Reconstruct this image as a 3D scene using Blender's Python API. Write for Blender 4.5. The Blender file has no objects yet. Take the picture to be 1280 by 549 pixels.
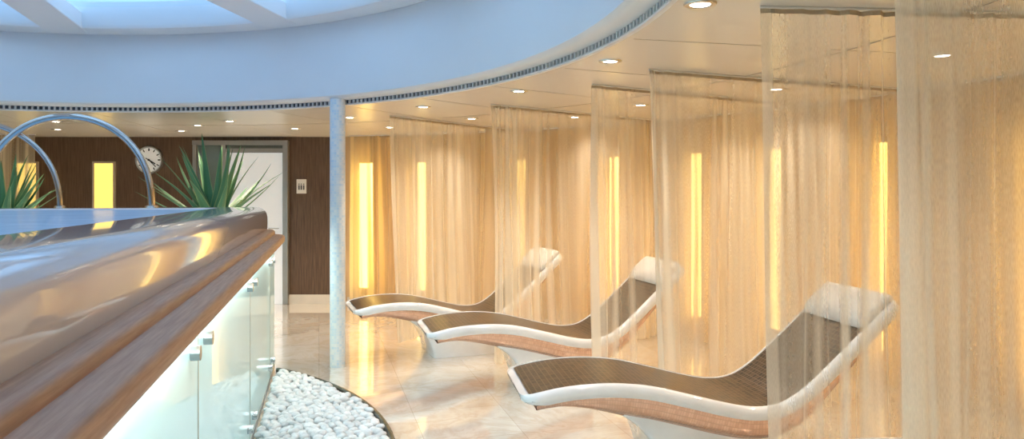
import bpy, bmesh, math, random
from mathutils import Vector, Matrix
random.seed(7)
S = bpy.context.scene
try:
    S.view_settings.view_transform = 'Standard'
except Exception: pass
COL = S.collection
pi = math.pi

# ------------------------------------------------------------ materials
def new_mat(name):
    m = bpy.data.materials.new(name); m.use_nodes = True
    nt = m.node_tree; nt.nodes.clear()
    out = nt.nodes.new('ShaderNodeOutputMaterial')
    return m, nt, out
def N(nt, t, **kw):
    n = nt.nodes.new(t)
    for k, v in kw.items():
        if k in n.inputs.keys(): n.inputs[k].default_value = v
        else: setattr(n, k, v)
    return n
def c4(c): return (c[0], c[1], c[2], 1.0)
def ramp(nt, stops):
    r = nt.nodes.new('ShaderNodeValToRGB')
    e = r.color_ramp.elements
    e[0].position, e[0].color = stops[0][0], c4(stops[0][1])
    e[1].position, e[1].color = stops[-1][0], c4(stops[-1][1])
    for p, c in stops[1:-1]:
        x = e.new(p); x.color = c4(c)
    return r
def simple(name, col, rough=.5, metal=0, coat=0, emis=None, estr=0, noise=0.04, nscale=6, bump=0, spec=.5):
    m, nt, out = new_mat(name)
    b = N(nt, 'ShaderNodeBsdfPrincipled', Roughness=rough, Metallic=metal)
    b.inputs['Coat Weight'].default_value = coat
    b.inputs['Specular IOR Level'].default_value = spec
    tc = N(nt, 'ShaderNodeTexCoord'); nz = N(nt, 'ShaderNodeTexNoise', Scale=nscale, Detail=4.0)
    nt.links.new(tc.outputs['Object'], nz.inputs['Vector'])
    lo = [max(0, c*(1-noise*2)) for c in col]; hi = [min(1, c*(1+noise)) for c in col]
    r = ramp(nt, [(.3, lo), (.7, hi)])
    nt.links.new(nz.outputs['Fac'], r.inputs['Fac']); nt.links.new(r.outputs['Color'], b.inputs['Base Color'])
    if emis:
        b.inputs['Emission Color'].default_value = c4(emis); b.inputs['Emission Strength'].default_value = estr
    if bump:
        bp = N(nt, 'ShaderNodeBump', Strength=bump, Distance=.01)
        nt.links.new(nz.outputs['Fac'], bp.inputs['Height']); nt.links.new(bp.outputs['Normal'], b.inputs['Normal'])
    nt.links.new(b.outputs[0], out.inputs[0])
    return m
def emit(name, col, s):
    m, nt, out = new_mat(name)
    e = N(nt, 'ShaderNodeEmission', Color=c4(col), Strength=s)
    nt.links.new(e.outputs[0], out.inputs[0]); return m

M_white = simple('white_paint', (.85, .84, .83), .45)
M_drum = simple('drum_plaster', (.88, .88, .89), .5, noise=.01, nscale=1.5)
M_gloss = simple('white_ceramic', (.90, .89, .88), .12, coat=.5)
M_tub = simple('tub_acrylic', (.72, .66, .65), .10, coat=.6, noise=.01)
M_steel = simple('brushed_steel', (.62, .62, .62), .28, 1.0)
M_stud = simple('stud_steel', (.42, .44, .45), .25, 1.0)
M_chrome = simple('chrome', (.60, .55, .50), .12, 1.0)
M_frame = simple('door_frame_steel', (.38, .37, .36), .35, .6)
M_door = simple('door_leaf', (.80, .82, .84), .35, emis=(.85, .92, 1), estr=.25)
M_dark = simple('dark_slot', (.10, .10, .12), .6)
M_black = simple('black', (.01, .01, .01), .5)
M_pot = simple('planter_glaze', (.35, .30, .26), .4)
M_soil = simple('soil', (.05, .035, .02), .9, bump=.5, nscale=40)
M_pebble = simple('white_pebble', (.80, .81, .82), .5, noise=.12, nscale=9)
M_niche = simple('niche_frame', (.55, .45, .32), .4)
M_amber = emit('amber_light', (1.0, .66, .16), 7.5)
M_amber2 = emit('amber_light_exposed', (1.0, .64, .13), 1.8)
M_lamp = emit('lamp_glow', (1.0, .88, .70), 22)
M_led = emit('led_strip', (.84, 1.0, .98), 34)
M_pillow = simple('pillow_vinyl', (.78, .74, .69), .4)
M_base = simple('baseboard_stone', (.78, .72, .64), .35)
M_ceil = simple('ceiling_panels', (.82, .78, .72), .24, noise=.02, nscale=.8)
M_beige = simple('beige_wall', (.64, .47, .28), .6, noise=.05, nscale=3)

def mat_floor():
    m, nt, out = new_mat('marble_tiles')
    b = N(nt, 'ShaderNodeBsdfPrincipled')
    b.inputs['Coat Weight'].default_value = 1.0; b.inputs['Coat Roughness'].default_value = .015
    b.inputs['Coat IOR'].default_value = 2.6
    b.inputs['Specular IOR Level'].default_value = .8
    tc = N(nt, 'ShaderNodeTexCoord')
    mp = N(nt, 'ShaderNodeMapping'); mp.inputs['Rotation'].default_value = (0, 0, math.radians(-15))
    nt.links.new(tc.outputs['Object'], mp.inputs['Vector'])
    br = N(nt, 'ShaderNodeTexBrick', Scale=1.0, offset=0.0)
    br.inputs['Brick Width'].default_value = .6; br.inputs['Row Height'].default_value = .6
    br.inputs['Mortar Size'].default_value = .0022; br.inputs['Mortar Smooth'].default_value = .1
    br.inputs['Color1'].default_value = (.72, .67, .60, 1); br.inputs['Color2'].default_value = (.80, .77, .72, 1)
    br.inputs['Mortar'].default_value = (.58, .52, .45, 1)
    nt.links.new(mp.outputs[0], br.inputs['Vector'])
    nz = N(nt, 'ShaderNodeTexNoise', Scale=2.2, Detail=9.0, Roughness=.65, Distortion=1.2)
    nt.links.new(tc.outputs['Object'], nz.inputs['Vector'])
    r = ramp(nt, [(.35, (.84, .79, .72)), (.5, (1, 1, 1)), (.57, (.86, .80, .72)), (.64, (1, 1, 1))])
    nt.links.new(nz.outputs['Fac'], r.inputs['Fac'])
    mx = N(nt, 'ShaderNodeMix', data_type='RGBA', blend_type='MULTIPLY'); mx.inputs['Factor'].default_value = .8
    nt.links.new(br.outputs['Color'], mx.inputs[6]); nt.links.new(r.outputs[0], mx.inputs[7])
    nt.links.new(mx.outputs[2], b.inputs['Base Color'])
    b.inputs['Roughness'].default_value = .10
    nt.links.new(b.outputs[0], out.inputs[0]); return m
M_floor = mat_floor()

def mat_wood(name, c1, c2, scale, rough, coat=0, vert=True):
    m, nt, out = new_mat(name)
    b = N(nt, 'ShaderNodeBsdfPrincipled', Roughness=rough); b.inputs['Coat Weight'].default_value = coat
    tc = N(nt, 'ShaderNodeTexCoord'); mp = N(nt, 'ShaderNodeMapping')
    mp.inputs['Scale'].default_value = scale
    nt.links.new(tc.outputs['Object' if vert else 'UV'], mp.inputs['Vector'])
    nz = N(nt, 'ShaderNodeTexNoise', Scale=1.0, Detail=6.0, Roughness=.6)
    nt.links.new(mp.outputs[0], nz.inputs['Vector'])
    r = ramp(nt, [(.3, c1), (.7, c2)])
    nt.links.new(nz.outputs['Fac'], r.inputs['Fac']); nt.links.new(r.outputs[0], b.inputs['Base Color'])
    bp = N(nt, 'ShaderNodeBump', Strength=.25, Distance=.003)
    nt.links.new(nz.outputs['Fac'], bp.inputs['Height']); nt.links.new(bp.outputs[0], b.inputs['Normal'])
    nt.links.new(b.outputs[0], out.inputs[0]); return m
M_panel = mat_wood('dark_timber_wall', (.070, .038, .022), (.18, .105, .062), (60, 60, 3), .4)
M_ledge = mat_wood('timber_ledge', (.42, .22, .13), (.60, .35, .22), (2.5, 90, 90), .48, .05, vert=False)

def mat_mosaic(name, c1, c2, mort, metal, rough, size=.014, spec=.5, bump=.25):
    m, nt, out = new_mat(name)
    b = N(nt, 'ShaderNodeBsdfPrincipled', Roughness=rough, Metallic=metal)
    b.inputs['Specular IOR Level'].default_value = spec
    tc = N(nt, 'ShaderNodeTexCoord')
    br = N(nt, 'ShaderNodeTexBrick', Scale=1.0, offset=0.0)
    br.inputs['Brick Width'].default_value = size; br.inputs['Row Height'].default_value = size
    br.inputs['Mortar Size'].default_value = size*.07
    br.inputs['Color1'].default_value = c4(c1); br.inputs['Color2'].default_value = c4(c2); br.inputs['Mortar'].default_value = c4(mort)
    nt.links.new(tc.outputs['UV'], br.inputs['Vector'])
    nt.links.new(br.outputs['Color'], b.inputs['Base Color'])
    bp = N(nt, 'ShaderNodeBump', Strength=bump, Distance=.001); bp.invert = True
    nt.links.new(br.outputs['Fac'], bp.inputs['Height']); nt.links.new(bp.outputs[0], b.inputs['Normal'])
    nt.links.new(b.outputs[0], out.inputs[0]); return m
M_mosaic = mat_mosaic('brown_mosaic', (.006, .004, .003), (.085, .048, .026), (.17, .12, .085), 0, .28, .028, .35)
M_copper = mat_mosaic('copper_mosaic', (.72, .47, .36), (.86, .60, .47), (.60, .42, .33), 1, .14, .014, bump=.08)
M_colmos = mat_mosaic('column_mosaic', (.66, .78, .86), (.88, .90, .88), (.86, .86, .84), 0, .3, .022)

def mat_glasspanel():
    m, nt, out = new_mat('frosted_panel_glass')
    b = N(nt, 'ShaderNodeBsdfPrincipled', Roughness=.35)
    b.inputs['Coat Weight'].default_value = .7; b.inputs['Coat Roughness'].default_value = .03
    tc = N(nt, 'ShaderNodeTexCoord'); nz = N(nt, 'ShaderNodeTexNoise', Scale=1.5)
    nt.links.new(tc.outputs['Object'], nz.inputs['Vector'])
    r = ramp(nt, [(.3, (.60, .86, .87)), (.7, (.66, .90, .91))])
    nt.links.new(nz.outputs['Fac'], r.inputs['Fac']); nt.links.new(r.outputs[0], b.inputs['Base Color'])
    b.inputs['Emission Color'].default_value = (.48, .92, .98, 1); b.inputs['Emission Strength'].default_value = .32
    nt.links.new(b.outputs[0], out.inputs[0]); return m
M_gpanel = mat_glasspanel()

def mat_water():
    m, nt, out = new_mat('pool_water')
    b = N(nt, 'ShaderNodeBsdfPrincipled', Roughness=.22)
    b.inputs['Base Color'].default_value = (.46, .70, .92, 1)
    b.inputs['Specular IOR Level'].default_value = .3
    tc = N(nt, 'ShaderNodeTexCoord'); nz = N(nt, 'ShaderNodeTexNoise', Scale=3.0)
    nt.links.new(tc.outputs['Object'], nz.inputs['Vector'])
    bp = N(nt, 'ShaderNodeBump', Strength=.6, Distance=.03)
    nt.links.new(nz.outputs['Fac'], bp.inputs['Height']); nt.links.new(bp.outputs[0], b.inputs['Normal'])
    nt.links.new(b.outputs[0], out.inputs[0]); return m
M_water = mat_water()

def mat_skyglass():
    m, nt, out = new_mat('skylight_glass')
    t = N(nt, 'ShaderNodeBsdfTransparent'); t.inputs[0].default_value = (.92, .96, 1, 1)
    g = N(nt, 'ShaderNodeBsdfGlossy', Roughness=.05)
    mx = N(nt, 'ShaderNodeMixShader'); mx.inputs[0].default_value = .06
    nt.links.new(t.outputs[0], mx.inputs[1]); nt.links.new(g.outputs[0], mx.inputs[2])
    nt.links.new(mx.outputs[0], out.inputs[0]); return m
M_sky = mat_skyglass()

def mat_curtain(name, col, a_lo, a_hi):
    m, nt, out = new_mat(name)
    uv = N(nt, 'ShaderNodeTexCoord')
    at = N(nt, 'ShaderNodeAttribute'); at.attribute_type = 'GEOMETRY'; at.attribute_name = 'weave_fill'
    sp = N(nt, 'ShaderNodeSeparateColor')
    nt.links.new(at.outputs['Color'], sp.inputs[0])
    mp2 = N(nt, 'ShaderNodeMapping'); mp2.inputs['Scale'].default_value = (420, 60, 1)
    nt.links.new(uv.outputs['UV'], mp2.inputs['Vector'])
    n2 = N(nt, 'ShaderNodeTexNoise', Scale=1.0, Detail=0.0)
    nt.links.new(mp2.outputs[0], n2.inputs['Vector'])
    ml = N(nt, 'ShaderNodeMath', operation='MULTIPLY_ADD'); ml.inputs[1].default_value = .20; ml.inputs[2].default_value = -.10
    nt.links.new(n2.outputs['Fac'], ml.inputs[0])
    ad = N(nt, 'ShaderNodeMath', operation='ADD')
    nt.links.new(sp.outputs[0], ad.inputs[0]); nt.links.new(ml.outputs[0], ad.inputs[1])
    mr = N(nt, 'ShaderNodeMapRange')
    mr.inputs['To Min'].default_value = a_lo; mr.inputs['To Max'].default_value = a_hi
    nt.links.new(ad.outputs[0], mr.inputs['Value'])
    d = N(nt, 'ShaderNodeBsdfDiffuse'); d.inputs[0].default_value = c4(col)
    t = N(nt, 'ShaderNodeBsdfTranslucent'); t.inputs[0].default_value = c4(col)
    mx = N(nt, 'ShaderNodeMixShader'); mx.inputs[0].default_value = .50
    nt.links.new(d.outputs[0], mx.inputs[1]); nt.links.new(t.outputs[0], mx.inputs[2])
    tr = N(nt, 'ShaderNodeBsdfTransparent')
    fx = N(nt, 'ShaderNodeMixShader')
    nt.links.new(mr.outputs[0], fx.inputs[0]); nt.links.new(tr.outputs[0], fx.inputs[1]); nt.links.new(mx.outputs[0], fx.inputs[2])
    nt.links.new(fx.outputs[0], out.inputs[0]); return m
M_curt = mat_curtain('sheer_cream', (.96, .88, .74), .08, .88)
M_curt_back = mat_curtain('sheer_gold', (.94, .76, .48), .38, 1.0)
M_curt_head = simple('heading_tape', (.50, .40, .28), .8)

def mat_leaf():
    m, nt, out = new_mat('agave_leaf')
    b = N(nt, 'ShaderNodeBsdfPrincipled', Roughness=.45)
    uv = N(nt, 'ShaderNodeTexCoord'); sp = N(nt, 'ShaderNodeSeparateXYZ')
    nt.links.new(uv.outputs['UV'], sp.inputs[0])
    r = ramp(nt, [(0, (.32, .42, .18)), (.12, (.08, .23, .11)), (.88, (.06, .20, .10)), (1, (.32, .42, .18))])
    nt.links.new(sp.outputs[0], r.inputs['Fac']); nt.links.new(r.outputs[0], b.inputs['Base Color'])
    nt.links.new(b.outputs[0], out.inputs[0]); return m
M_leaf = mat_leaf()

# ------------------------------------------------------------ geometry helpers
def empty(name, loc=(0, 0, 0), rz=0):
    o = bpy.data.objects.new(name, None); COL.objects.link(o); o.location = loc; o.rotation_euler = (0, 0, rz)
    o.empty_display_size = .2
    return o
def mk(name, verts, faces, mat, parent=None, uvs=None, smooth=True, sharp=35, fix=True):
    me = bpy.data.meshes.new(name); me.from_pydata([tuple(v) for v in verts], [], faces)
    if uvs:
        l = me.uv_layers.new(name='UVMap')
        for lp in me.loops: l.data[lp.index].uv = uvs[lp.vertex_index]
    if fix:
        bm = bmesh.new(); bm.from_mesh(me); bmesh.ops.recalc_face_normals(bm, faces=bm.faces); bm.to_mesh(me); bm.free()
    if smooth:
        for p in me.polygons: p.use_smooth = True
        me.set_sharp_from_angle(angle=math.radians(sharp))
    me.materials.append(mat)
    o = bpy.data.objects.new(name, me); COL.objects.link(o)
    if parent: o.parent = parent
    return o
def grid(name, rows, mat, parent=None, uvs=None, close_i=False, close_j=False, caps=False, **kw):
    ni, nj = len(rows), len(rows[0]); V = [p for r in rows for p in r]; F = []
    for i in range(ni if close_i else ni-1):
        for j in range(nj if close_j else nj-1):
            a, b = i*nj+j, i*nj+(j+1) % nj
            c, d = ((i+1) % ni)*nj+(j+1) % nj, ((i+1) % ni)*nj+j
            F.append((a, b, c, d))
    if caps:
        F.append(tuple(range(nj))); F.append(tuple((ni-1)*nj+j for j in range(nj)))
    U = [u for r in uvs for u in r] if uvs else None
    return mk(name, V, F, mat, parent, U, **kw)
def box(name, c, s, mat, parent=None, rz=0, bev=0, M=None):
    sx, sy, sz = s[0]/2, s[1]/2, s[2]/2
    V = [Vector((x*sx, y*sy, z*sz)) for x in (-1, 1) for y in (-1, 1) for z in (-1, 1)]
    R = M if M else Matrix.Rotation(rz, 3, 'Z')
    V = [R @ v + Vector(c) for v in V]
    F = [(0, 1, 3, 2), (4, 6, 7, 5), (0, 4, 5, 1), (2, 3, 7, 6), (0, 2, 6, 4), (1, 5, 7, 3)]
    o = mk(name, V, F, mat, parent, smooth=False)
    if bev:
        md = o.modifiers.new('bevel', 'BEVEL'); md.width = bev; md.segments = 3
    return o
def lathe(name, prof, c, mat, parent=None, seg=48, caps=False, uvs=False, a0=0, a1=2*pi, closed=True):
    rows = []; U = []
    n = seg if closed else seg+1
    for i in range(n):
        a = a0+(a1-a0)*i/seg
        rows.append([(c[0]+r*math.cos(a), c[1]+r*math.sin(a), c[2]+z) for r, z in prof])
        U.append([(a*prof[0][0] if not uvs else a*uvs, z) for r, z in prof])
    return grid(name, rows, mat, parent, uvs=U, close_i=closed)
def tube(name, pts, r, mat, parent=None, seg=12):
    pts = [Vector(p) for p in pts]; rows = []
    up = Vector((0, 0, 1))
    for i, p in enumerate(pts):
        t = (pts[min(i+1, len(pts)-1)]-pts[max(i-1, 0)]).normalized()
        a = t.cross(Vector((.3, .8, .1))).normalized() if abs(t.z) > .95 else t.cross(up).normalized()
        if i:
            a = (pa - t*pa.dot(t)).normalized()
        pa = a
        b = t.cross(a)
        rows.append([p+a*r*math.cos(2*pi*k/seg)+b*r*math.sin(2*pi*k/seg) for k in range(seg)])
    return grid(name, rows, mat, parent, close_j=True, caps=True)
def catmull(P, n):
    out = []
    for i in range(len(P)-1):
        p0 = P[max(i-1, 0)]; p1 = P[i]; p2 = P[i+1]; p3 = P[min(i+2, len(P)-1)]
        for k in range(n):
            t = k/n
            out.append(tuple(.5*((2*p1[d])+(-p0[d]+p2[d])*t+(2*p0[d]-5*p1[d]+4*p2[d]-p3[d])*t*t+(-p0[d]+3*p1[d]-3*p2[d]+p3[d])*t**3) for d in range(len(p1))))
    out.append(tuple(P[-1])); return out

C = (-3.4, 2.6)           # centre of the round atrium
ZC = 2.21                 # ceiling height
RW = 7.05                 # radius of bay wall

# ------------------------------------------------------------ room shell
box('floor', (-2.5, 2.8, -.05), (15.5, 14.6, .1), M_floor)
def annulus(name, r0, r1, z, mat, seg=128):
    rows = []
    for i in range(seg):
        a = 2*pi*i/seg
        rows.append([(C[0]+r*math.cos(a), C[1]+r*math.sin(a), z) for r in (r0, (r0+r1)/2, r1)])
    return grid(name, rows, mat, close_i=True)
annulus('ceiling', 4.04, 10.2, ZC, M_ceil)
jn_v, jn_f = [], []
def addbox(V, F, c, s, R):
    b = len(V)
    for x in (-1, 1):
        for y in (-1, 1):
            for z in (-1, 1):
                V.append(R @ Vector((x*s[0]/2, y*s[1]/2, z*s[2]/2))+Vector(c))
    F += [tuple(b+k for k in f) for f in [(0, 1, 3, 2), (4, 6, 7, 5), (0, 4, 5, 1), (2, 3, 7, 6), (0, 2, 6, 4), (1, 5, 7, 3)]]
M_joint = simple('joint_line', (.48, .43, .36), .6)  # flat grey-brown colour of the panel joints
for k in range(30):
    a = math.radians(12*k+1)
    R = Matrix.Rotation(a, 3, 'Z')
    addbox(jn_v, jn_f, (C[0]+5.55*math.cos(a), C[1]+5.55*math.sin(a), ZC), (2.9, .005, .003), R)
mk('trim_1', jn_v, jn_f, M_joint, smooth=False)
lathe('trim_2', [(5.30, -.001), (5.30, -.003), (5.307, -.003), (5.307, -.001)], (C[0], C[1], ZC), M_joint, seg=128)

def arcwall(name, r, z0, z1, d0, d1, mat, seg=80, th=.1):
    rows = []
    for i in range(seg+1):
        a = math.radians(d0+(d1-d0)*i/seg)
        rows.append([(C[0]+q*math.cos(a), C[1]+q*math.sin(a), z) for q, z in ((r, z0), (r, z1), (r+th, z1), (r+th, z0))])
    return grid(name, rows, mat, close_j=True, caps=True)
arcwall('wall_right', RW, 0, ZC+.1, 80.3, -70, M_beige)
arcwall('baseboard_right', RW-.02, 0, .09, 80.0, -70, M_base, th=.02)
YB = 9.55
box('wall_back', (-5.9, YB+.05, 1.15), (7.4, .1, 2.3), M_panel)
box('wall_left', (-9.55, 2.8, 1.15), (.1, 13.6, 2.3), M_beige)
box('wall_front', (-4, -4.05, 1.15), (11.2, .1, 2.3), M_beige)
box('baseboard_back', (-2.68, YB-.01, .06), (.95, .02, .12), M_base)
box('baseboard_back_left', (-6.9, YB-.01, .06), (4.6, .02, .12), M_base)

# atrium drum with grille
ZD = 2.93                 # top of the drum
drum = empty('atrium_drum')
lathe('drum_wall', [(4.04, 2.25), (3.96, 2.25), (3.925, 2.256), (3.905, 2.275), (3.90, 2.31), (3.90, 2.6), (3.90, ZD), (4.1, ZD)], (C[0], C[1], 0), M_drum, drum, seg=160)
lathe('grille_back', [(4.04, ZC), (4.045, 2.23), (4.04, 2.25)], (C[0], C[1], 0), M_dark, drum, seg=160)
lathe('grille_lower_trim', [(4.05, ZC-.006), (4.025, ZC-.006), (4.02, ZC), (4.025, 2.219), (4.04, 2.219)], (C[0], C[1], 0), M_white, drum, seg=160)
fv, ff = [], []
nf = 560
for k in range(nf):
    a = 2*pi*k/nf
    addbox(fv, ff, (C[0]+4.032*math.cos(a), C[1]+4.032*math.sin(a), 2.234), (.016, .014, .031), Matrix.Rotation(a, 3, 'Z'))
mk('grille_fins', fv, ff, M_white, drum, smooth=False)

# skylight roof
sky = empty('ceiling_skylight')
lathe('skylight_ring', [(3.9, ZD), (3.9, ZD-.04), (3.86, ZD-.05), (3.70, ZD-.03), (3.68, ZD), (3.68, ZD+.2), (3.9, ZD+.2)], (C[0], C[1], 0), M_drum, sky, seg=96)
nb = 12
for k in range(nb):
    a = math.radians(8+360/nb*k); d = Vector((math.cos(a), math.sin(a), 0))
    p0 = Vector((C[0], C[1], ZD+.02))+d*3.82; p1 = Vector((C[0], C[1], ZD+.42))+d*.3
    x = (p1-p0).normalized(); y = Vector((0, 0, 1)).cross(x).normalized(); z = x.cross(y)
    Mx = Matrix((x, y, z)).transposed()
    box('rafter_%d' % k, (p0+p1)/2, ((p1-p0).length, .34, .14), M_drum, sky, M=Mx, bev=.01)
for rr, zz in ((2.9, ZD+.14), (1.6, ZD+.28)):
    lathe('purlin', [(rr-.09, zz-.05), (rr+.09, zz-.05), (rr+.09, zz+.05), (rr-.09, zz+.05), (rr-.09, zz-.05)], (C[0], C[1], 0), M_drum, sky, seg=nb*4)
lathe('hub', [(0.001, ZD+.35), (.35, ZD+.35), (.38, ZD+.4), (.38, ZD+.52), (.001, ZD+.54)], (C[0], C[1], 0), M_drum, sky, seg=48)
lathe('glazing', [(3.8, ZD+.14), (.3, ZD+.53)], (C[0], C[1], 0), M_sky, sky, seg=nb*4)

# ------------------------------------------------------------ mosaic column
lathe('mosaic_column', [(.001, 0), (.064, 0), (.064, 2.25), (.001, 2.25)], (-1.47, 6.07, 0), M_colmos, seg=40, uvs=.064)

# ------------------------------------------------------------ door, clock, sign, wall lights
door = empty('door_1', (0, 0, 0))
yb = YB-.03
box('frame_header', (-3.58, yb, 2.13), (1.26, .10, .06), M_frame, door, bev=.005)
for xx, w in ((-4.18, .05), (-3.80, .06), (-2.985, .07)):
    box('frame_post', (xx, yb, 1.05), (w, .10, 2.10), M_frame, door, bev=.005)
box('frame_transom', (-3.39, yb, 2.03), (.78, .08, .05), M_frame, door)
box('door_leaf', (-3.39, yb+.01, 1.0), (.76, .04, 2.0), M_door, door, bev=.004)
box('side_light', (-3.99, yb+.012, 1.05), (.34, .02, 2.10), simple('side_glass', (.16, .20, .18), .1, coat=.6), door)
box('transom_panel', (-3.39, yb+.012, 2.08), (.76, .02, .06), simple('transom_glass', (.2, .22, .2), .2), door)
tube('door_handle', [(-3.08, yb-.02, 1.0), (-3.08, yb-.06, 1.0), (-3.20, yb-.06, 1.0)], .01, M_steel, door)

clock = empty('wall_clock', (-4.80, YB, 1.905))
def lathey(name, prof, mat, parent, seg=48):
    rows = [[(r*math.cos(2*pi*i/seg), y, r*math.sin(2*pi*i/seg)) for r, y in prof] for i in range(seg)]
    return grid(name, rows, mat, parent, close_i=True)
lathey('clock_face', [(.001, -.03), (.165, -.03), (.17, -.001)], simple('clock_white', (.92, .92, .90), .5, noise=0.01, emis=(1, 1, 1), estr=.12), clock)
lathey('clock_rim', [(.160, -.03), (.164, -.045), (.178, -.045), (.185, -.03), (.185, 0)], M_steel, clock)
tv, tf = [], []
for k in range(12):
    a = 2*pi*k/12
    addbox(tv, tf, (.135*math.sin(a), -.033, .135*math.cos(a)), (.012 if k % 3 else .018, .004, .034), Matrix.Rotation(a, 3, 'Y'))
for ang, ln, w in ((122, .10, .015), (135, .13, .010), (300, .05, .010)):
    a = math.radians(ang)
    addbox(tv, tf, (ln/2*math.sin(a), -.037, ln/2*math.cos(a)), (w, .004, ln), Matrix.Rotation(a, 3, 'Y'))
addbox(tv, tf, (0, -.038, 0), (.025, .006, .025), Matrix.Identity(3))
mk('clock_marks_and_hands', tv, tf, M_black, clock, smooth=False)

sign = empty('wall_sign', (-2.79, YB, 1.555))
box('sign_plate', (0, -.008, 0), (.13, .014, .19), M_white, sign, bev=.004)
for dx, dz, w, h in ((-.03, -.015, .018, .06), (.0, -.015, .02, .06), (.032, -.015, .018, .06), (-.03, .03, .014, .014), (0, .03, .014, .014), (.032, .03, .014, .014)):
    box('pictogram', (dx, -.017, dz), (w, .003, h), M_dark, sign)

def wall_light(x, y, ang, w=.13, z0=.22, z1=1.86, mat=None):
    e = empty('wall_light', (x, y, 0), ang)
    box('diffuser', (-.015, 0, (z0+z1)/2), (.02, w, z1-z0), mat or M_amber, e)
    for yy in (-w/2-.012, w/2+.012):
        box('side_trim', (-.018, yy, (z0+z1)/2), (.035, .024, z1-z0+.048), M_niche, e)
    for zz in (z0-.012, z1+.012):
        box('end_trim', (-.018, 0, zz), (.035, w, .024), M_niche, e)
for d in (77.8, 71.4, 60, 49.8, 41.5, 34.3, 26, 16, 6, -4, -14):
    a = math.radians(d)
    wall_light(C[0]+RW*math.cos(a), C[1]+RW*math.sin(a), a, w=.19 if d > 75 else .12)
for x in (-5.40, -6.42, -7.4):
    wall_light(x, YB, pi/2, w=.25, mat=M_amber2)

# ------------------------------------------------------------ curtains
def curtain(x, y, deg, length, mat, flare=.0, wl=.125, amp=.030, seed=0, z0=.015, z1=None, name='sheer_curtain', arc=None, full=0):
    z1 = z1 or ZC-.012
    rnd = random.Random(seed); ph = [rnd.uniform(0, 6.28) for _ in range(10)]
    nu = int(length/.010); nz = 20
    rows, U, D = [], [], []
    d = Vector((math.cos(math.radians(deg)), math.sin(math.radians(deg)), 0)); nrm = Vector((-d.y, d.x, 0))
    def offs(u, t):
        w = 2*pi*(u/wl + .45*math.sin(u*2.7+ph[0]) + .25*math.sin(u*6.1+ph[1]))
        w += 1.5*math.sin(t*1.9+ph[3]+u*1.7)*t
        A = amp*(.40+.75*t)*(.70+.55*math.sin(u*4.3+ph[2]))
        wide = .030*math.sin(u*6.4+t*1.5+ph[5])*(t**.7)+.018*math.sin(u*11+ph[8]-t*1.8)*t
        return A*math.sin(w)+.32*A*math.sin(2.3*w+ph[4]+t*1.2)*(1-.5*t)+wide, w
    for i in range(nu+1):
        u = length*i/nu; r, ur = [], []
        for j in range(nz+1):
            t = j/nz; z = z1+(z0-z1)*t
            off, w = offs(u, t)
            sl_ = abs(offs(u+.004, t)[0]-offs(u-.004, t)[0])/.008
            # cloth standing edge-on to the curtain line is optically denser, plus slow gathering variation
            den = (math.sqrt(1+sl_*sl_)-1)*.85+.22+full+.15*math.sin(u*9.5+ph[6]+1.3*t)+.09*math.sin(u*23+ph[7]+1.1*t)
            if i < 5: den += .45
            D.append(max(0, min(1.05, den)))
            fl = flare*t*(1-u/length)
            sl = .016*math.sin(w*.5+t*3+ph[1])*t
            if arc:
                a = arc[1]-u/arc[0]
                rr = arc[0]+off
                p = (C[0]+rr*math.cos(a), C[1]+rr*math.sin(a), z)
            else:
                q = Vector((x, y, 0))+d*(u+fl+sl)+nrm*off
                p = (q.x, q.y, z)
            r.append(p); ur.append((u+seed*1.7, z))
        rows.append(r); U.append(ur)
    e = empty(name)
    o = grid('fabric', rows, mat, e, uvs=U, fix=False, sharp=180)
    at = o.data.attributes.new('weave_fill', 'FLOAT_COLOR', 'POINT')
    at.data.foreach_set('color', [q for v in D for q in (v, v, v, 1.0)])
    if arc:
        n = 60
        pts = [(C[0]+arc[0]*math.cos(arc[1]-length*k/n/arc[0]), C[1]+arc[0]*math.sin(arc[1]-length*k/n/arc[0]), ZC-.005) for k in range(n+1)]
    else:
        pts = [Vector((x, y, ZC-.005))+d*(length*k/8) for k in range(9)]
    tube('track', pts, .006, M_white, e, seg=8)
    hr = []
    for i in range(0, nu+1):
        p = rows[i][0]
        hr.append([(p[0], p[1], z1+.001), (p[0], p[1], z1-.018)])
    grid('heading_tape', hr, M_curt_head, e)
    return e
DIV = [(-1.17, 6.90, 52, 2.15, 1, .20), (-.18, 6.05, 38, 2.2, 2, .08), (.55, 4.95, 30, 2.1, 3, -.02), (.83, 4.36, 22, 2.1, 4, .08), (1.0, 2.90, 5, 2.2, 5, -.05), (1.06, 2.00, -7, 2.2, 6, .16), (.98, .95, -18, 2.2, 7, .2)]
for x, y, dg, ln, sd, fu in DIV:
    curtain(x, y, dg, ln, M_curt, seed=sd, flare=.05, full=fu)
curtain(0, 0, 0, 14.5, M_curt_back, seed=11, arc=(RW-.20, math.radians(79)), amp=.040, wl=.17, full=.05)
curtain(-8.6, 9.1, 0, 2.58, M_curt, seed=13, amp=.03, wl=.16, full=.2)

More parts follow.
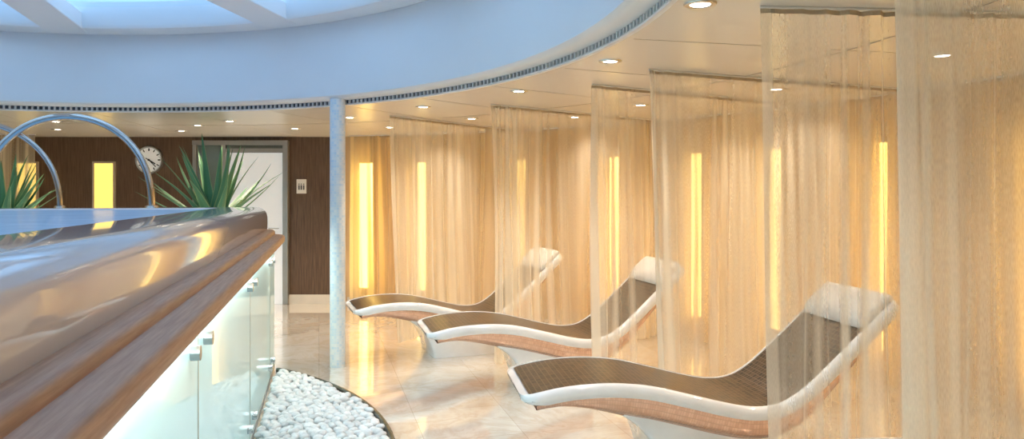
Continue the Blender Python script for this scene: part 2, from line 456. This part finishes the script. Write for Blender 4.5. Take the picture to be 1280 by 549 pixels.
# ------------------------------------------------------------ loungers
TOP = catmull([(0, .462), (.10, .485), (.25, .508), (.45, .514), (.65, .494), (.85, .446), (1.05, .394), (1.20, .368), (1.33, .378), (1.45, .438), (1.58, .543), (1.75, .695), (1.90, .830), (1.99, .908)], 6)
def lounger(x, y, deg, sc=1.0):
    e = empty('heated_lounger', (x, y, 0), math.radians(deg))
    W = .33
    L = len(TOP)
    fr = []
    for i in range(L):
        a = Vector(TOP[max(i-1, 0)]); b = Vector(TOP[min(i+1, L-1)]); t = (b-a).normalized(); fr.append((Vector(TOP[i]), Vector((-t.y, t.x))))
    arcl = [0]
    for i in range(1, L): arcl.append(arcl[-1]+(fr[i][0]-fr[i-1][0]).length)
    tot = arcl[-1]
    def hw(l, W=W):
        r = .08
        w = W
        for q in (l, tot-l):
            if q < r: w = min(w, W-r+math.sqrt(max(0, r*r-(r-q)**2)))
        return w
    def P(i, t, n):
        p, nn = fr[i]; q = p+nn*n
        return (q.x*sc, t+W, q.y)
    rows, U = [], []
    for i in range(L):
        w = hw(arcl[i])
        th = .066 if arcl[i] > .12 else .066*(.35+.65*math.sqrt(arcl[i]/.12))
        sec = [(-w, -.030), (-w+.006, -.012), (-w+.022, 0), (-w+.036, .0), (-w+.041, -.010), (w-.041, -.010), (w-.036, 0), (w-.022, 0), (w-.006, -.012), (w, -.030), (w, -th+.02), (w-.012, -th), (w-.05, -th-.004), (-w+.05, -th-.004), (-w+.012, -th), (-w, -th+.02)]
        rows.append([P(i, a, b) for a, b in sec])
    grid('rim_shell', rows, M_gloss, e, close_j=True, caps=True, sharp=50)
    rows, U = [], []
    for i in range(L):
        if arcl[i] < .04 or arcl[i] > tot-.05: continue
        w = hw(arcl[i]-.02)-.036 if arcl[i] < .3 else W-.036
        rows.append([P(i, w*(k/4-1), -.004) for k in range(9)]); U.append([(arcl[i], w*(k/4-1)) for k in range(9)])
    grid('mosaic_surface', rows, M_mosaic, e, uvs=U)
    rows, U = [], []
    for i in range(L):
        l = arcl[i]
        if l < .06 or l > tot-.10: continue
        f = min(1, (l-.06)/.6); dp = .026+.085*f*f*(3-2*f)
        if l > 1.35: dp *= max(.15, 1-(l-1.35)/.7)
        w = W-.015
        sec = [(-w, -.058), (-w+.008, -.064-dp*.65), (-w+.05, -.066-dp), (0, -.068-dp), (w-.05, -.066-dp), (w-.008, -.064-dp*.65), (w, -.058)]
        rows.append([P(i, a, b) for a, b in sec])
        U.append([(l, v) for v in (0, .04, .1, .35, .6, .66, .7)])
    grid('copper_underside', rows, M_copper, e, uvs=U, sharp=60)
    front = catmull([(.40, .385), (.52, .335), (.62, .26), (.69, .165), (.73, .06), (.74, 0)], 6)
    back = catmull([(1.38, 0), (1.37, .06), (1.36, .16), (1.38, .22), (1.44, .28)], 7)
    rows = []
    n = min(len(front), len(back))
    f2 = [front[int(round(k*(len(front)-1)/(n-1)))] for k in range(n)][::-1]
    b2 = [back[int(round(k*(len(back)-1)/(n-1)))] for k in range(n)]
    for k in range(n):
        w = .265+.012*(k/(n-1))**2
        (xf, zf), (xb, zb) = f2[k], b2[k]
        bv = .03
        rows.append([((xf+0)*sc, W-w+bv, zf), ((xf+bv*.3)*sc, W-w+bv*.3, zf), ((xf+bv)*sc, W-w, zf), ((xb-bv)*sc, W-w, zb), (xb*sc, W-w+bv, zb), (xb*sc, W+w-bv, zb), ((xb-bv)*sc, W+w, zb), ((xf+bv)*sc, W+w, zf), ((xf+bv*.3)*sc, W+w-bv*.3, zf), (xf*sc, W+w-bv, zf)])
    grid('pedestal', rows, M_gloss, e, close_j=True, caps=True, sharp=50)
    rows = []
    i0 = [i for i in range(L) if arcl[i] > tot-.27]
    for m, i in enumerate(i0):
        q = m/(len(i0)-1); h = .042*math.sqrt(max(.02, 1-(2*q-1)**4)); w = W-.035-.02*(1-math.sqrt(max(0, 1-(2*q-1)**6)))
        rows.append([P(i, a, b) for a, b in [(-w, .003), (-w-.0, h*.6), (-w+.015, h*.9), (-w+.05, h), (0, h*1.05), (w-.05, h), (w-.015, h*.9), (w, h*.6), (w, .003)]])
    grid('head_cushion', rows, M_pillow, e, close_j=True, caps=True, sharp=60)
    return e
lounger(0.05, 3.47, 8)
lounger(-.59, 5.04, 15)
lounger(-1.33, 6.05, 20, .96)
lounger(1.04, 2.14, -1)

# ------------------------------------------------------------ whirlpool tub
tub = empty('whirlpool_tub')
C0 = Vector((-1.955, 6.24)); ud = Vector((-.2476, .9688)); vd = Vector((.9688, .2476))
UL, VL = 7.6, 3.6
def uvw(u, v, z):
    p = C0+ud*u+vd*v; return (p.x, p.y, z)
def rrect(inset, z, r0=.22, n=8):
    r = max(.02, r0-inset)
    pts = []
    seq = [(-inset-r, -inset-r, 0, 90), (-inset-r, -VL+inset+r, 90, 180), (-UL+inset+r, -VL+inset+r, 180, 270), (-UL+inset+r, -inset-r, 270, 360)]
    for cu, cv, a0, a1 in seq:
        for k in range(n+1):
            a = math.radians(a0+(a1-a0)*k/n)
            pts.append(uvw(cu+r*math.sin(a), cv+r*math.cos(a), z))
    return pts
def loop_sweep(name, prof, mat, close=False):
    rings = [rrect(d, z) for d, z in prof]
    rows = [[rings[j][i] for j in range(len(prof))] for i in range(len(rings[0]))]
    acc = 0; U = []; v = [0]
    for j in range(1, len(prof)): v.append(v[-1]+math.hypot(prof[j][0]-prof[j-1][0], prof[j][1]-prof[j-1][1]))
    for i in range(len(rows)):
        if i: acc += (Vector(rows[i][0])-Vector(rows[i-1][0])).length
        U.append([(acc, x) for x in v])
    return grid(name, rows, mat, tub, uvs=U, close_i=True, close_j=close, sharp=50)
loop_sweep('core', [(.12, 0), (.12, 1.06)], simple('tub_core', (.5, .6, .58), .6))
loop_sweep('glass_side_panels', [(.085, .04), (.085, 1.045), (.10, 1.045), (.10, .04)], M_gpanel, close=True)
loop_sweep('plinth', [(.080, 0), (.080, .04), (.11, .04)], M_steel)
loop_sweep('led_strip', [(.025, 1.049), (.025, 1.042), (.045, 1.042), (.045, 1.049)], M_led, close=True)
loop_sweep('timber_ledge', [(.17, 1.05), (.012, 1.05), (.003, 1.055), (0, 1.065), (0, 1.090), (.006, 1.104), (.018, 1.111), (.070, 1.115), (.078, 1.119), (.078, 1.136), (.084, 1.148), (.098, 1.155), (.18, 1.157)], M_ledge)
loop_sweep('acrylic_shell', [(.145, 1.14), (.140, 1.165), (.138, 1.22), (.139, 1.26), (.145, 1.290), (.158, 1.313), (.178, 1.331), (.202, 1.341), (.23, 1.345), (.46, 1.345), (.49, 1.343), (.51, 1.337), (.52, 1.325), (.54, 1.1), (.60, .55), (.66, .50)], M_tub)
mk('tub_floor', rrect(.64, .505), [tuple(range(36))], M_tub, tub)
mk('water', rrect(.519, 1.333), [tuple(range(36))], M_water, tub)
M3 = Matrix((Vector((ud.x, ud.y, 0)), Vector((-vd.x, -vd.y, 0)), Vector((0, 0, 1)))).transposed()
for u in (-5.6, -3.86, -2.15, -.68):
    for du in (-.13, .13):
        for z in (.93, .14):
            p = uvw(u+du, -.085, z); q = uvw(u+du, -.060, z); q2 = uvw(u+du, -.055, z)
            tube('standoff_stud', [p, q, q2], .025, M_stud, tub, seg=20)
    box('panel_joint', uvw(u, -.0845, .54), (.004, .004, 1.0), M_joint, tub, M=M3)

def arch(t0, width, h, inset, r):
    e = empty('pool_handrail')
    pts = []
    for k in range(41):
        a = pi*k/40
        u, v, z = -inset, -(t0+width/2-width/2*math.cos(a)), 1.335+h*math.sin(a)**.85
        pts.append(uvw(u, v, z))
    tube('rail', pts, r, M_chrome, e, seg=16)
    for v in (t0, t0+width):
        lathe('flange', [(r, .02), (r*1.9, .014), (r*2, .0)], uvw(-inset, -v, 1.345), M_chrome, e, seg=24)
arch(.99, 1.16, .71, .36, .026)
arch(1.64, 1.22, .66, .33, .02)

# ------------------------------------------------------------ agave plants in tall planters
def agave(x, y, R, seed):
    rnd = random.Random(seed)
    e = empty('potted_agave', (x, y, 0))
    lathe('planter', [(.001, 0), (.17, 0), (.18, .02), (.24, 1.16), (.25, 1.2), (.235, 1.2), (.225, 1.14), (.001, 1.14)], (0, 0, 0), M_pot, e, seg=40)
    lathe('soil', [(.001, 1.15), (.226, 1.15)], (0, 0, 0), M_soil, e, seg=32)
    V, F, U = [], [], []
    n = 34
    for k in range(n):
        az = k*2.399+rnd.uniform(-.15, .15); lay = k/n
        el0 = math.radians(80-56*lay+rnd.uniform(-5, 5)); ln = R*(.85+.25*rnd.random())*(1-.05*lay)
        seg = 10; pos = Vector((.03*math.cos(az), .03*math.sin(az), 1.14)); el = el0
        d2 = Vector((math.cos(az), math.sin(az), 0)); side = Vector((-d2.y, d2.x, 0))
        b = len(V)
        bend = rnd.uniform(-.035, .04)
        for i in range(seg+1):
            t = i/seg
            w = .056*(1-t)**.75*(1+.25*math.sin(min(1, t*2.2)*pi))+.001
            dirv = d2*math.cos(el)+Vector((0, 0, 1))*math.sin(el); up = side.cross(dirv)*-1
            for s, uu in ((-1, 0), (-.5, .25), (0, .5), (.5, .75), (1, 1)):
                V.append(pos+side*w*s+up*(-.35*w*(1-abs(s)))); U.append((uu, t))
            pos = pos+dirv*ln/seg; el -= bend
        for i in range(seg):
            for j in range(4):
                a = b+i*5+j; F.append((a, a+1, a+6, a+5))
    mk('leaves', V, F, M_leaf, e, U, fix=False)
agave(-2.92, 7.05, .84, 3)
agave(-4.98, 7.05, .70, 5)

# ------------------------------------------------------------ pebble bed with steel edging
pb = empty('pebble_bed')
PC = Vector((-3.5, 3.4)); PR = 2.91
def vcoord(x, y): return (Vector((x, y))-C0).dot(vd)
bm = bmesh.new(); bmesh.ops.create_icosphere(bm, subdivisions=2, radius=1)
iv = [v.co.copy() for v in bm.verts]; iff = [tuple(v.index for v in f.verts) for f in bm.faces]; bm.free()
V, F = [], []
sp = .055
rnd = random.Random(3)
for layer in (0, 1):
    yy = .9
    row = 0
    while yy < 5.95:
        xx = -2.2+(row % 2)*sp/2+layer*sp*.4
        while xx < -.3:
            px, py = xx+rnd.uniform(-.014, .014), yy+rnd.uniform(-.014, .014)
            if vcoord(px, py) > -.04 and (Vector((px, py))-PC).length < PR-.040:
                a, b_, c_ = rnd.uniform(.025, .040), rnd.uniform(.021, .031), rnd.uniform(.015, .022)
                R = Matrix.Rotation(rnd.uniform(0, 6.28), 3, 'Z') @ Matrix.Rotation(rnd.uniform(-.5, .5), 3, 'X')
                base = len(V); cz = .016+layer*.024+rnd.uniform(0, .010)
                k1 = rnd.uniform(.0, .25)
                for v in iv:
                    w = Vector((v.x*a*(1+k1*v.y), v.y*b_, v.z*c_))
                    V.append(R @ w+Vector((px, py, cz)))
                F += [tuple(base+q for q in f) for f in iff]
            xx += sp
        yy += sp*.87; row += 1
mk('pebbles', V, F, M_pebble, pb, fix=False, sharp=180)
rows = []
angs = []
for k in range(181):
    a = math.radians(-75+150*k/180+10)
    p = PC+Vector((math.cos(a), math.sin(a)))*PR
    if vcoord(p.x, p.y) > -.07: angs.append(a)
for a in angs:
    rows.append([(PC.x+r*math.cos(a), PC.y+r*math.sin(a), z) for r, z in ((PR-.014, 0), (PR-.014, .040), (PR-.010, .044), (PR+.010, .044), (PR+.014, .040), (PR+.014, 0))])
grid('steel_edging', rows, simple('edging_steel', (.20, .22, .20), .25, 1.0), pb, sharp=60)

# ------------------------------------------------------------ recessed downlights
def downlight(x, y, power=52, size=105):
    e = empty('recessed_downlight', (x, y, ZC))
    lathe('bezel', [(.040, -.002), (.046, -.008), (.062, -.007), (.066, 0)], (0, 0, 0), M_steel, e, seg=32)
    lathe('lamp', [(.001, -.004), (.040, -.004)], (0, 0, 0), M_lamp, e, seg=24)
    ld = bpy.data.lights.new('downlight_lamp', 'SPOT'); ld.energy = power; ld.color = (1, .83, .63)
    ld.spot_size = math.radians(size); ld.spot_blend = .7; ld.shadow_soft_size = .04
    lo = bpy.data.objects.new('lamp_beam', ld); COL.objects.link(lo); lo.parent = e; lo.location = (0, 0, -.02)
for x, y, pw in ((.75, 2.87, 42), (.56, 4.10, 54), (.05, 5.29, 54), (-.77, 6.24, 54), (-1.60, 7.1, 54), (-2.5, 8.3, 52), (-2.92, 7.45, 52), (-3.95, 8.6, 52), (-3.45, 7.9, 52), (-4.75, 7.5, 52), (-5.3, 8.4, 52), (-6.6, 7.8, 52), (.75, 1.5, 28), (.4, .2, 30), (-.6, -1.1, 40), (-7.9, 5.4, 52), (-8.1, 3.0, 52)):
    downlight(x, y, pw)
for d, r, pw in ((57, 5.5, 52), (38, 5.7, 52), (13, 5.9, 42), (-2, 5.8, 26), (26, 5.9, 50), (48, 6.0, 52), (70, 5.9, 52)):
    a = math.radians(d); downlight(C[0]+r*math.cos(a), C[1]+r*math.sin(a), pw, 125)

# ------------------------------------------------------------ dusk sky
w = bpy.data.worlds.new('dusk_sky'); S.world = w; w.use_nodes = True
nt = w.node_tree; nt.nodes.clear()
bg = nt.nodes.new('ShaderNodeBackground'); o = nt.nodes.new('ShaderNodeOutputWorld')
tc = nt.nodes.new('ShaderNodeTexCoord'); sx = nt.nodes.new('ShaderNodeSeparateXYZ')
nt.links.new(tc.outputs['Generated'], sx.inputs[0])
r = nt.nodes.new('ShaderNodeValToRGB')
r.color_ramp.elements[0].position = .0; r.color_ramp.elements[0].color = (.12, .27, .50, 1)
r.color_ramp.elements[1].position = .5; r.color_ramp.elements[1].color = (.38, .66, 1.0, 1)
nt.links.new(sx.outputs[2], r.inputs[0]); nt.links.new(r.outputs[0], bg.inputs[0])
bg.inputs[1].default_value = 2.15
nt.links.new(bg.outputs[0], o.inputs[0])

# ------------------------------------------------------------ camera
cd = bpy.data.cameras.new('camera'); cam = bpy.data.objects.new('camera', cd); COL.objects.link(cam)
cam.location = (0, 0, 1.45); cam.rotation_euler = (pi/2, 0, 0)
cd.sensor_width = 36; cd.lens = 36*900/1280; cd.shift_y = -31.5/1280; cd.clip_start = .05
S.camera = cam
